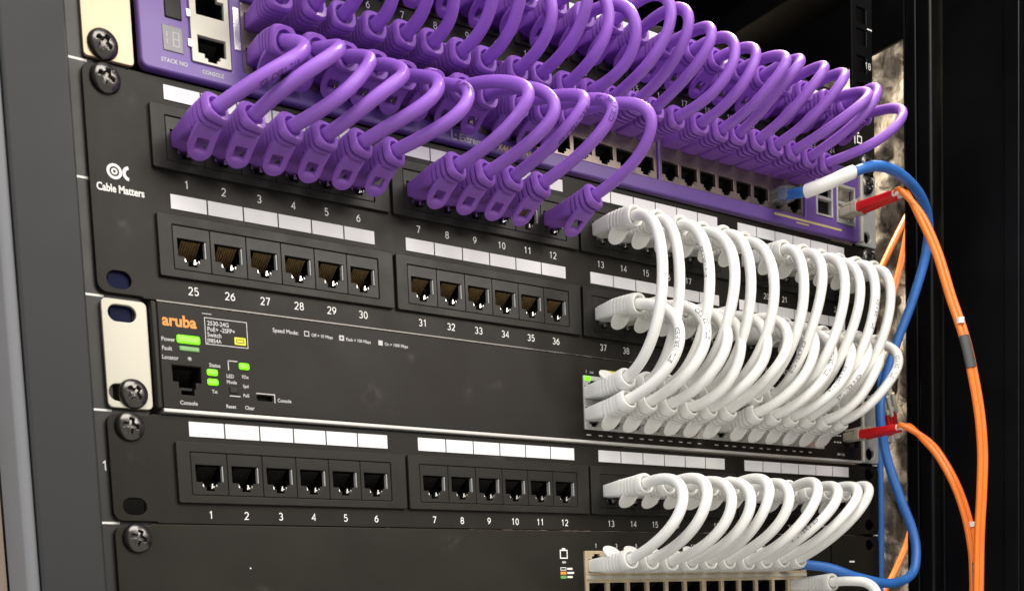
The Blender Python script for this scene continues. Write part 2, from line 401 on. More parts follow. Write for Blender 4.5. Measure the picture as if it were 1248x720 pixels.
# ------------------------------------------------------------------ shared small parts
def screw_mesh():
    vs, fs = [], []; R = 6.0; rings, seg = 16, 56
    def hgt(x, z):
        r = math.hypot(x, z)/R
        h = 3.0*math.sqrt(max(0, 1-(r*.97)**2.2))
        u, w = abs(x), abs(z)
        arm = max(0, min(1, (3.1-max(u, w))/.5)); wid = max(0, min(1, (0.95-min(u, w))/.35)) 
        c = max(0, min(1, (1.6-math.hypot(x, z))/.6))
        return h-1.7*max(arm*wid, c)
    vs.append((0, -hgt(0, 0), 0))
    for k in range(1, rings+1):
        r = R*(k/rings)**.85
        for i in range(seg):
            a = 2*math.pi*i/seg; x, z = r*math.cos(a), r*math.sin(a)
            vs.append((x, -max(0.0, hgt(x, z)) if k < rings else 0.0, z))
    for i in range(seg): fs.append((0, 1+i, 1+(i+1) % seg))
    for k in range(rings-1):
        for i in range(seg):
            j = (i+1) % seg; a = 1+k*seg; b = a+seg
            fs.append((a+i, b+i, b+j, a+j))
    return mesh(vs, fs, True, 50)
SCREW = screw_mesh(); SCREW.materials.append(M['screw'])
def screw(parent, x, z, y=0.0, rot=0.0):
    o = bpy.data.objects.new('screw', SCREW); o.location = (x*S, y*S, z*S); o.rotation_euler = (0, math.radians(rot), 0); link(o, parent)

def step_hole(cx, zt, sgn, w=11.9, h=7.0, n1=(6.4, 1.9), n2=(3.6, 1.7)):
    """RJ45 opening: main slot then two steps towards the latch; sgn -1: latch below (zt is the top edge), +1: latch above (zt is the bottom edge)"""
    a, b, c = w/2, n1[0]/2, n2[0]/2; s = sgn
    p = [(cx-a, zt), (cx-a, zt+s*h), (cx-b, zt+s*h), (cx-b, zt+s*(h+n1[1])), (cx-c, zt+s*(h+n1[1])), (cx-c, zt+s*(h+n1[1]+n2[1])),
         (cx+c, zt+s*(h+n1[1]+n2[1])), (cx+c, zt+s*(h+n1[1])), (cx+b, zt+s*(h+n1[1])), (cx+b, zt+s*h), (cx+a, zt+s*h), (cx+a, zt)]
    return p if s > 0 else p[::-1]
def cavity_mesh(outline, y0, y1):
    n = len(outline); vs = [(x, y0, z) for x, z in outline]+[(x, y1, z) for x, z in outline]
    return mesh(vs, [(i, (i+1) % n, n+(i+1) % n, n+i) for i in range(n)]+[tuple(range(n, 2*n))])
def pins_mesh(zt, sgn, y0=2.0):
    vs, fs = [], []
    for k in range(8):
        x = (k-3.5)*1.02; b = len(vs)
        for dx in (-.36, .36):
            vs += [(x+dx, y0, zt+sgn*.3), (x+dx, y0+.4, zt+sgn*.3), (x+dx, y0+8.5, zt+sgn*5.6), (x+dx, y0+8.9, zt+sgn*5.2)]
        fs += [(b, b+1, b+5, b+4), (b, b+3, b+7, b+4), (b+1, b+2, b+6, b+5), (b+2, b+3, b+7, b+6), (b, b+1, b+2, b+3), (b+4, b+5, b+6, b+7)]
    return mesh(vs, fs)
# patch-panel jack, latch side down; local origin = centre of the plug axis
JF = plate_mesh([rrect(-7.7, 7.7, -8.7, 8.5, .3, 2), step_hole(0, 3.6, -1)], 0, 2.4, 0.18); JF.materials.append(M['jack'])
JC = cavity_mesh(step_hole(0, 3.65, -1, 12.1, 7.1), 2.3, 15); JC.materials.append(M['cavity'])
JP = pins_mesh(3.4, -1, 1.2); JP.materials.append(M['gold'])
JD = pins_mesh(3.4, -1, 2.4); JD.materials.append(mat('contact_dark', (0.05, 0.045, 0.04), 0.4, metal=0.4))
def slash(x, z, w, h, lean, y0=.6, y1=2.6): return [(x, y0, z), (x+w, y0, z), (x+w+lean, y0, z+h), (x+lean, y0, z+h), (x, y1, z), (x+w, y1, z), (x+w+lean, y1, z+h), (x+lean, y1, z+h)]
def slashes(*a):
    vs, fs = [], []
    for q in a:
        b = len(vs); vs += slash(*q); fs += [tuple(b+i for i in f) for f in ((0, 1, 2, 3), (4, 7, 6, 5), (0, 4, 5, 1), (1, 5, 6, 2), (2, 6, 7, 3), (3, 7, 4, 0))]
    return mesh(vs, fs)
JS = slashes((2.1, -6.9, .75, 2.0, -.9), (3.5, -6.3, .75, 2.0, -.9), (.6, -5.9, .5, 2.0, .3), (-2.9, -5.3, .5, 1.3, -.5))  # slanted silver bars shaped as the bright glints inside the opening
JR = box_mesh(5.35, 5.92, .15, 2.2, -3.2, 3.4, .1); JR.materials.append(mat('lit_wall_strip', (0.30, 0.30, 0.30), 0.3, var=.04)); JS.materials.append(M['steel_glint'])  # JR: pale strip, light on the right inner wall put into colour
def add_jack(parent, x, z, y, glint=True, name='jack', pins=None):
    o = bpy.data.objects.new(name, JF); o.location = (x*S, y*S, z*S); link(o, parent)
    for nm, me in (('jack_cavity', JC), ('contacts', pins or JP))+((('glint_bars', JS), ('lit_wall_strip', JR)) if glint else ()):
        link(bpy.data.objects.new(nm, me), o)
    return o

LABEL_CACHE = {}
def label_strip(parent, x, z, w, h):
    k = (round(w, 1), round(h, 1))
    if k not in LABEL_CACHE:
        me = box_mesh(-w/2, w/2, -.25, .2, -h/2, h/2); me.materials.append(M['label']); LABEL_CACHE[k] = me
    o = bpy.data.objects.new('label_strip', LABEL_CACHE[k]); o.location = (x*S, -.15*S, z*S); link(o, parent)

def panel_outline(z0, z1, x0=0.0, x1=482.6, ear=17.0, step=0.7, r=4.0):
    """front plate whose ears are a touch shorter than the body, rounded outer corners"""
    p = []
    for a in range(0, 91, 18):
        t = math.radians(270-a); p.append((x0+r+r*math.cos(t), z0+step+r+r*math.sin(t)))
    for a in range(0, 91, 18):
        t = math.radians(180-a); p.append((x0+r+r*math.cos(t), z1-step-r+r*math.sin(t)))
    p += [(x0+ear, z1-step), (x0+ear+1.2, z1), (x1-ear-1.2, z1), (x1-ear, z1-step)]
    for a in range(0, 91, 18):
        t = math.radians(90-a); p.append((x1-r+r*math.cos(t), z1-step-r+r*math.sin(t)))
    for a in range(0, 91, 18):
        t = math.radians(-a); p.append((x1-r+r*math.cos(t), z0+step+r+r*math.sin(t)))
    p += [(x1-ear, z0+step), (x1-ear-1.2, z0), (x0+ear+1.2, z0), (x0+ear, z0+step)]
    return p

def module(parent, x0, pc, portx, pins=None, glint=True):
    """one six-port insert: bezel and six jacks; pc = plug-axis height"""
    plate('bezel', [rrect(x0, x0+107.4, pc-12.2, pc+12.8, .8, 3), rrect(portx-7.9, portx+5*15.6+7.9, pc-8.9, pc+8.7, .3, 2)], -1.9, 4.2, M['bezel'], parent, 0.28, 2)
    for i in range(6): add_jack(parent, portx+i*15.6, pc, -1.6, glint, 'jack', pins)

# ------------------------------------------------------------------ 48-port patch panel (two units)
P48 = thing('patch_bay', 'black two-unit patch panel numbered 1 to 48 with white label strips', 'patch panel', (0, 0, 0), 'patch panels')
MX = [24.9+109.0*g for g in range(4)]; PX = [38.7+109.0*g for g in range(4)]
PC_U, PC_L = -24.4, -66.8
holes = [rrect(x+1.2, x+106.2, pc-11.2, pc+11.8) for x in MX for pc in (PC_U, PC_L)]
ears = [slot(8.75, -6.35, 8.6, 6.6), slot(8.75, -82.55, 9.4, 6.8), slot(473.85, -6.35, 8.6, 6.6), slot(473.85, -82.55, 9.4, 6.8)]
plate('front_plate', [panel_outline(-88.7, -0.5)]+holes+ears, 0, 2.0, M['panel'], P48, 0.3, 2)
for g in range(4):
    for pc in (PC_U, PC_L): module(P48, MX[g], pc, PX[g])
    for i in range(6):
        label_strip(P48, PX[g]+.3+i*15.55, -6.1, 14.9, 5.7); label_strip(P48, PX[g]+.3+i*15.55, -48.6, 14.9, 5.7)
for g in range(4):
    for i in range(6):
        number(P48, str(1+g*6+i), PX[g]+i*15.6, -42.5, -0.12); number(P48, str(25+g*6+i), PX[g]+i*15.6, -84.7, -0.12)
its = [(ring2d(0, 0, 1.9, 3.0), 9.8, -41.0), (ring2d(0, 0, .55, 1.25), 9.8, -41.0), (ring2d(0, 0, 1.6, 2.9, 100, 260), 15.8, -41.0),
       (text_mesh('Cable Matters', 4.15, .80, 'CENTER', .98, .028), 11.8, -49.0)]
obj('printed_logo', join_flat(its, -0.12), M['ink'], P48)
screw(P48, 8.75, -6.35, 0, 20); screw(P48, 473.85, -6.35, 0, 50)
box('cage_nut', 4.4, 13.2, 1.6, 6, -87.5, -77.8, M['navy'], P48, .4)
box('cage_nut', 469.5, 478.3, 1.6, 6, -87.5, -77.8, M['navy'], P48, .4)

# ------------------------------------------------------------------ 24-port patch panel under the middle switch
P24 = thing('patch_bay', 'black one-unit patch panel numbered 1 to 24 below the switch with lit LEDs', 'patch panel', (0, 0, 0), 'patch panels')
MX2 = [26.4+108.8*g for g in range(4)]; PX2 = [40.1+109.0*g for g in range(4)]
PC3 = -157.4
holes = [rrect(x+1.2, x+106.0, PC3-11.2, PC3+11.8) for x in MX2]
ears = [slot(8.75, -139.7, 8.6, 6.6), slot(8.75, -171.45, 9.4, 6.8), slot(473.85, -139.7, 9.4, 6.8), slot(473.85, -171.45, 9.4, 6.8)]
plate('front_plate', [panel_outline(-178.05, -134.1)]+holes+ears, 0, 2.0, M['panel'], P24, 0.3, 2)
for g in range(4):
    module(P24, MX2[g], PC3, PX2[g], JD)
    for i in range(6): label_strip(P24, PX2[g]+.3+i*15.55, -139.2, 14.9, 6.0)
for g in range(4):
    for i in range(6): number(P24, str(1+g*6+i), PX2[g]+i*15.6, -175.7, -0.12)
screw(P24, 8.75, -139.7, 0, 10)

# ------------------------------------------------------------------ upper patch panel (evenly spaced ports)
PT = thing('patch_bay', 'black patch panel at the very top, behind the upper row of purple loops', 'patch panel', (0, 0, 0), 'patch panels')
PXT = [39.4+17.5*i for i in range(24)]; PCT = 65.0
holes = [rrect(x-7.2, x+7.2, PCT-8.0, PCT+7.6) for x in PXT]
ears = [slot(8.75, 50.8, 8.6, 6.6), slot(8.75, 82.5, 9, 6.6), slot(473.85, 50.8, 9, 6.6), slot(473.85, 82.5, 9, 6.6)]
plate('front_plate', [panel_outline(44.9, 88.6)]+holes+ears, 0, 2.0, M['panel'], PT, 0.3, 2)
for i, x in enumerate(PXT):
    add_jack(PT, x, PCT, -1.0, False); label_strip(PT, x, 81.6, 15.2, 5.4)
for i, x in enumerate(PXT): number(PT, str(i+1), x, 51.3, -0.12)
its = [(flat_rects(frame_rects(-2.6, 2.2, -2.2, 2.6, .9)), 468, 64), (flat_rects([(-4.6, -3.6, -3, 3.6), (-4.6, 0, 3.4, 4.4)]), 467.4, 64)]
obj('printed_logo', join_flat(its, -0.12), M['ink'], PT)['kind'] = 'stuff'
screw(PT, 473.85, 50.8, 0, 30)

# ------------------------------------------------------------------ switches: shared builders
def port_column_mesh(z_axis, sgn):
    me = cavity_mesh(step_hole(0, z_axis-sgn*3.6, sgn, 11.9, 7.0, (6.6, 1.6), (4.0, 1.2)), -0.2, 14); return me
def port_block(parent, xs, zt, zb, z0, z1, x0, x1, yf, material, name='port_housing'):
    """metal housing with two rows of RJ45 openings; upper row latch up, lower row latch down"""
    loops = [rrect(x0, x1, z0, z1, .4, 2)]
    for x in xs:
        loops.append(step_hole(x, zt-3.5, 1, 11.8, 6.9, (6.6, 1.6), (4.0, 1.2)))
        loops.append(step_hole(x, zb+3.5, -1, 11.8, 6.9, (6.6, 1.6), (4.0, 1.2)))
    h = plate(name, loops, yf, 2.2, material, parent, 0.15)
    for x in xs:
        for z, s, k in ((zt, 1, 'u'), (zb, -1, 'l')):
            key = k
            if key not in PORTM:
                c = cavity_mesh(step_hole(0, -s*3.6, s, 12.1, 7.1, (6.8, 1.6), (4.2, 1.2)), 0, 13); c.materials.append(M['cavity'])
                p_ = pins_mesh(-s*3.3, s, 3.0); p_.materials.append(JD.materials[0]); PORTM[key] = (c, p_)
            o = bpy.data.objects.new('port_socket', PORTM[key][0]); o.location = (x*S, (yf+2.1)*S, z*S); link(o, h)
            c_ = bpy.data.objects.new('contacts', PORTM[key][1]); c_.location = (x*S, (yf+2.1)*S, z*S); link(c_, h)
    return h
PORTM = {}

# ---- purple switch
SWP = thing('network_switch', 'purple-fronted network switch near the top, between two patch panels', 'network switch', (0, 0, 0), 'network switches')
sw_cols = [66.0+116.6*(c//8)+14.15*(c % 8)+7.1 for c in range(24)]
SW_T, SW_B = 29.6, 15.6
sw_holes = [rrect(65.5+116.6*b, 65.5+116.6*b+114.6, 8.2, 37.0, .6, 2) for b in range(3)]
sw_holes += [rrect(43.2, 60.0, 7.2, 37.6, .5, 2), rrect(423, 438.2, 11, 32.4, .4, 2), rrect(441.6, 459, 9.5, 33, .4, 2)]
plate('face_plate', [rrect(22.4, 463.0, 0.7, 43.9, 3.0, 4)]+sw_holes, -3.0, 5.0, M['sw_purple'], SWP, 0.9, 3)
box('chassis', 24, 461, 17.5, 330, 1.2, 43.4, M['cab_black'], SWP)
for b in range(3):
    port_block(SWP, sw_cols[b*8:b*8+8], SW_T, SW_B, 8.4, 36.8, 65.7+116.6*b, 65.7+116.6*b+114.2, -1.6, M['metal_frame'])
cons = port_block(SWP, [51.9], 29.6, 14.6, 7.4, 37.4, 43.4, 59.8, -3.4, M['ear_cream'], 'console_ports')
box('usb_port', 61.6, 64.4, -3.6, 1, 16, 33, M['silver'], SWP, .3)
box('clip', 41.8, 43.6, -3.8, -2.2, 24, 27, M['silver'], SWP, .2); box('clip', 41.8, 43.6, -3.8, -2.2, 12.5, 15.5, M['silver'], SWP, .2)
for (a, b_) in ((423, 438.2), (441.6, 459)):
    plate('sfp_cage', [rrect(a+.1, b_-.1, 11.2 if a < 430 else 9.7, 32.2 if a < 430 else 32.8, .4, 2), rrect(a+1.3, b_-1.3, 12.4, 20.9, .3, 2), rrect(a+1.3, b_-1.3, 22.6, 31, .3, 2)], -3.3, 3, M['metal_grey'], SWP, .15)
    box('sfp_cavity', a+.6, b_-.6, 12, 16, 11.6, 32, M['cavity'], SWP)
plate('left_bracket', [rrect(1.2, 20.6, 1.0, 43.4, 1.5, 3), slot(8.75, 6.35, 9, 6.6), slot(8.75, 38.1, 9, 6.6)], 0, 2.0, M['ear_tan'], SWP, .25)
plate('right_bracket', [rrect(464.2, 482.8, 1.0, 43.4, 1.0, 3), slot(473.85, 6.35, 7, 7), slot(473.85, 38.1, 9, 6.6)], 0, 2.0, M['metal_grey'], SWP, .25)
box('bracket_flange', 463.3, 466.0, -4.2, -.2, 1.4, 43.0, M['ear_cream'], SWP, .5)
screw(SWP, 8.75, 6.35, 0, 35); screw(SWP, 473.85, 38.1, 0, 15)
box('mode_button', 33, 40.0, -3.5, -2.4, 21.6, 34, M['cab_black'], SWP, .5)
box('stack_display', 31.6, 40.0, -3.35, -2.4, 8.8, 18.8, M['display'], SWP, .3)
def seg7(x, z, w, h, on, t=.55):
    R = {'a': (x, x+w, z+h-t, z+h), 'd': (x, x+w, z, z+t), 'g': (x, x+w, z+h/2-t/2, z+h/2+t/2), 'f': (x, x+t, z+h/2+t/2, z+h-t), 'e': (x, x+t, z+t, z+h/2-t/2),
         'b': (x+w-t, x+w, z+h/2+t/2, z+h-t), 'c': (x+w-t, x+w, z+t, z+h/2-t/2)}
    return [R[k] for k in on]
obj('display_digits', join_flat([(flat_rects(seg7(31.8, 10.8, 1.8, 5.8, 'bc')+seg7(35.6, 10.8, 2.9, 5.8, 'abcdefg')), 0, 0)], -3.42), M['ink_dim'], SWP)
its = [(text_mesh('STACK NO', 2.3, .95), 35.9, 4.4), (text_mesh('CONSOLE', 2.2, .9), 51.8, 3.4),
       (text_mesh('Extreme', 4.6, .95, 'LEFT'), 170.5, 2.2), (flat_rects([(0, .7, 0, 4.4), (0, 3.2, 0, .7), (2.0, 2.9, 1.9, 2.8)]), 166.2, 2.0)]
obj('printed_text', join_flat(its, -3.1), M['ink_small'], SWP)['kind'] = 'stuff'
obj('model_text', join_flat([(text_mesh('X460-G2-48t', 4.2, .95, 'LEFT'), 192.5, 2.4), (flat_rects([(386, 446, 5.0, 6.2), (405, 416, 3.2, 4.0)]), 0, 0)], -3.1), M['gold_ink'], SWP)

# ---- middle switch with the lit LEDs
SWA = thing('network_switch', 'black network switch with lit green LEDs and orange lettering, cream brackets', 'network switch', (0, 0, 0), 'network switches')
ar_cols = [247.3+14.25*i for i in range(6)]+[339.6+14.25*i for i in range(6)]
AR_T, AR_B = -107.6, -118.6
face_holes = [rrect(240.6, 428.0, -126.6, -98.9, .5, 2), step_hole(33.0, -114.2, -1, 11.8, 6.4, (7, 2.6), (5.4, 2.6)), rrect(446, 462, -124, -112, .3, 2), rrect(62.9, 69.9, -125.6, -123.5, .6, 2)]
plate('face_plate', [rrect(22.4, 463.4, -131.7, -89.6, .6, 2)]+face_holes, -2.0, 4.0, M['aruba_face'], SWA, 0.4, 2)
box('chassis', 23, 462.4, 17.2, 300, -132.2, -89.9, M['cab_black'], SWA)
box('left_edge', 19.6, 22.3, -2.6, 20, -132.3, -89.5, M['bezel'], SWA, .9, 3)
box('lower_edge', 22.4, 463.4, -2.3, 14, -133.3, -131.8, M['lower_lip'], SWA, .3)
box('upper_edge', 22.4, 463.4, -2.1, 14, -89.5, -89.0, M['screw'], SWA)
port_block(SWA, ar_cols, AR_T, AR_B, -126.4, -99.1, 240.8, 427.8, -2.4, M['metal_grey'])
c_ = obj('console_socket', cavity_mesh(step_hole(33.0, -114.1, -1, 12.0, 6.5, (7.2, 2.6), (5.6, 2.6)), 1.9, 14), M['cavity'], SWA)
box('usb_socket', 62.4, 70.4, 2.1, 6, -126.2, -123, M['cavity'], SWA)
box('console_shelf', 30.5, 35.5, 0.2, 6, -123.6, -122.6, M['bezel'], SWA)
obj('contacts', pins_mesh(-114.4, -1, 3.0), JD.materials[0], SWA, (33.0, 0, 0))
box('sfp_cavity', 445.6, 462.4, 2.2, 12, -124.4, -111.6, M['cavity'], SWA)
plate('left_bracket', [rrect(0.9, 18.8, -132.6, -90.2, 2.2, 4), slot(8.9, -95.6, 11.0, 6.6), slot(7.6, -126.6, 12.0, 6.8)], -0.3, 2.0, M['ear_cream'], SWA, .3)
plate('right_bracket', [rrect(464.0, 482.6, -132.6, -90.2, 1.6, 4), slot(473.85, -95.6, 10, 6.6), slot(474.2, -126.8, 8.4, 7.6)], -0.3, 2.0, M['metal_grey'], SWA, .3)
box('bracket_flange', 463.6, 465.6, -3.2, -.5, -132.4, -90.4, M['ear_cream'], SWA, .4)
screw(SWA, 11.0, -126.8, -0.3, 42)
box('cage_nut', 4.5, 13.2, 2.0, 6, -101, -90.6, M['navy'], SWA, .4)
its = [(text_mesh('Power', 2.3, .92, 'LEFT'), 23.3, -104.9), (text_mesh('Fault', 2.3, .92, 'LEFT'), 23.3, -108.5), (text_mesh('Locator', 2.3, .92, 'LEFT'), 23.1, -112.1),
       (text_mesh('Console', 2.3, .95), 33.0, -129.8), (text_mesh('Status', 2.2, .9), 45.0, -113.5), (text_mesh('Tst', 2.0, .9), 44.3, -124.2),
       (text_mesh('2530-24G', 2.5, .92, 'LEFT'), 42.9, -96.6), (text_mesh('PoE+ -2SFP+', 2.5, .92, 'LEFT'), 42.7, -99.0), (text_mesh('Switch', 2.5, .92, 'LEFT'), 42.6, -101.3), (text_mesh('J9854A', 2.3, .9, 'LEFT'), 42.5, -103.6),
       (flat_rects(frame_rects(41.7, 60.2, -104.5, -93.6, .32)), 0, 0), (flat_rects([(40.9, 45, -92.3, -92.0)]), 0, 0),
       (text_mesh('LED', 2.1, .9), 51.4, -117.3), (text_mesh('Mode', 2.1, .9), 51.9, -119.7), (text_mesh('FDx', 1.9, .9), 58.0, -117.0), (text_mesh('Spd', 1.9, .9), 58.0, -120.8), (text_mesh('PoE', 1.9, .9), 58.0, -124.7),
       (flat_rects([(50.7, 51.1, -114.2, -110.2), (50.7, 55.0, -110.5, -110.1), (50.7, 55.4, -124.9, -124.5)]), 0, 0),
       (text_mesh('Reset', 2.1, .9), 51.0, -129.8), (text_mesh('Clear', 2.1, .9), 59.2, -129.8), (text_mesh('Console', 2.1, .9, 'LEFT'), 72.0, -125.6),
       (flat_rects([(62.4, 71.0, -122.9, -122.5), (70.6, 71.0, -126.2, -122.9)]), 0, 0),
       (text_mesh('Speed Mode:', 2.4, .95, 'LEFT'), 71.6, -96.2), (flat_rects(frame_rects(86.2, 88.6, -96.4, -94.1, .4)), 0, 0), (text_mesh('Off = 10 Mbps', 1.95, .9, 'LEFT'), 89.6, -96.2),
       (flat_rects(frame_rects(103.0, 105.4, -96.4, -94.1, .7)), 0, 0), (text_mesh('Flash = 100 Mbps', 1.95, .9, 'LEFT'), 106.3, -96.2), (flat_rects([(122.6, 124.8, -96.4, -94.2)]), 0, 0), (text_mesh('On = 1000 Mbps', 1.95, .9, 'LEFT'), 125.8, -96.2),
       (text_mesh('1', 2.2, .9), 243, -97.7), (text_mesh('Link', 1.6, .9), 246.6, -97.7)]
row = []
for i, x in enumerate(ar_cols): row.append((flat_rects([(x-5.4, x-2.4, -129.4, -128.8), (x+2.6, x+5.2, -129.4, -128.8)]), 0, 0))
for r_ in range(3): row.append((flat_rects([(437+2.6*k, 438.6+2.6*k, -114-4*r_, -113.2-4*r_) for k in range(3)]), 0, 0))
row.append((text_mesh('SFP+ 10G', 1.9, .9, 'LEFT'), 440, -129.6))
obj('printed_text', join_flat(its+row, -2.14), M['ink_small'], SWA)['kind'] = 'stuff'
obj('printed_logo', join_flat([(text_mesh('aruba', 6.4, .98, bold=.03), 31.2, -98.6)], -2.14), M['orange_ink'], SWA)
obj('yellow_badge', plate_mesh([rrect(54.2, 59.2, -103.4, -100.3, .3, 2)], -2.3, .25, .05), M['yellow_ink'], SWA)
obj('badge_print', join_flat([(flat_rects(frame_rects(55.0, 58.4, -102.6, -101.1, .25)), 0, 0)], -2.36), M['panel'], SWA)
obj('yellow_strip', plate_mesh([rrect(252.5, 262.6, -98.0, -95.3, .3, 2)], -2.3, .25, .05), M['yellow_ink'], SWA)
box('power_led', 29.6, 39.3, -2.8, -1.8, -105.2, -101.9, M['led_green'], SWA, .7)
box('fault_led', 30.4, 38.9, -2.5, -1.8, -108.3, -106.2, M['led_dim'], SWA, .5)
box('locator_led', 33.7, 35.3, -2.4, -1.8, -112.0, -110.4, M['ink_dim'], SWA, .4)
box('status_led', 41.4, 46.0, -2.7, -1.8, -117.1, -114.5, M['led_green'], SWA, .7); box('status_led', 41.4, 46.0, -2.7, -1.8, -121.0, -118.4, M['led_green'], SWA, .7)
box('mode_led', 55.5, 60.0, -2.7, -1.8, -113.4, -110.7, M['led_green'], SWA, .7)
box('mode_button', 50.8, 54.4, -2.5, -1.8, -123.6, -120.8, M['bezel'], SWA, .3)
box('port_led', 241.4, 245.4, -2.9, -2.2, -101.8, -99.4, M['led_green'], SWA, .3)

# ---- lowest switch
SWB = thing('network_switch', 'plain black network switch at the bottom with beige port frame', 'network switch', (0, 0, 0), 'network switches')
bt_cols = [246.9+14.0*i for i in range(6)]+[331.8+14.1*i for i in range(6)]
BT_T, BT_B = -196.4, -208.8
plate('face_plate', [panel_outline(-266.5, -178.3, ear=14)]+[rrect(238.8, 411.0, -218, -188.4, .4, 2), rrect(429, 440, -200, -198.6, .2, 2)]+[slot(8.75, -184.15, 9, 6.6), slot(473.85, -184.15, 9, 6.6)], 0, 2.2, M['bottom_face'], SWB, 0.35, 2)
box('chassis', 24, 461, 15.4, 300, -266, -179, M['cab_black'], SWB)
port_block(SWB, bt_cols, BT_T, BT_B, -217.8, -188.6, 239.0, 410.8, -1.2, M['frame_gold'])
box('row_divider', 239.4, 410.4, -1.9, -.9, -203.6, -201.6, M['ear_cream'], SWB, .3)
screw(SWB, 8.75, -184.15, 0, 18)
box('panel_seam', 434.8, 435.5, -0.35, .3, -230, -180, M['cab_black'], SWB)
for i, x in enumerate(bt_cols): number(SWB, str(2*i+1), x+.3, -186.9, -0.12, 2.0)
its = [(flat_rects(frame_rects(223.2, 228.2, -192.6, -188.0, .6)+[(224.6, 226.8, -188, -187.2)]), 0, 0), (text_mesh('RJ45', 1.5, .9), 225.8, -194.9), (flat_rects([(227.6, 231, -198.3, -197.3), (227.6, 232, -200.4, -199.4), (227.6, 231, -202.5, -201.5)]+frame_rects(223.2, 227.0, -198.6, -197.0, .35)), 0, 0),
        (flat_rects([(452.6, 457.6, -195.2, -194.2)]), 0, 0), (ring2d(0, 0, 0, .34), 56.0, -196.5)]
obj('printed_icons', join_flat(its, -0.14), M['ink'], SWB)['kind'] = 'stuff'
obj('amber_mark', join_flat([(flat_rects([(223.2, 227.0, -200.7, -199.2)]), 0, 0)], -0.14), M['orange_ink'], SWB)
obj('green_mark', join_flat([(flat_rects([(223.2, 227.0, -202.8, -201.3)]), 0, 0)], -0.14), M['led_dim'], SWB)

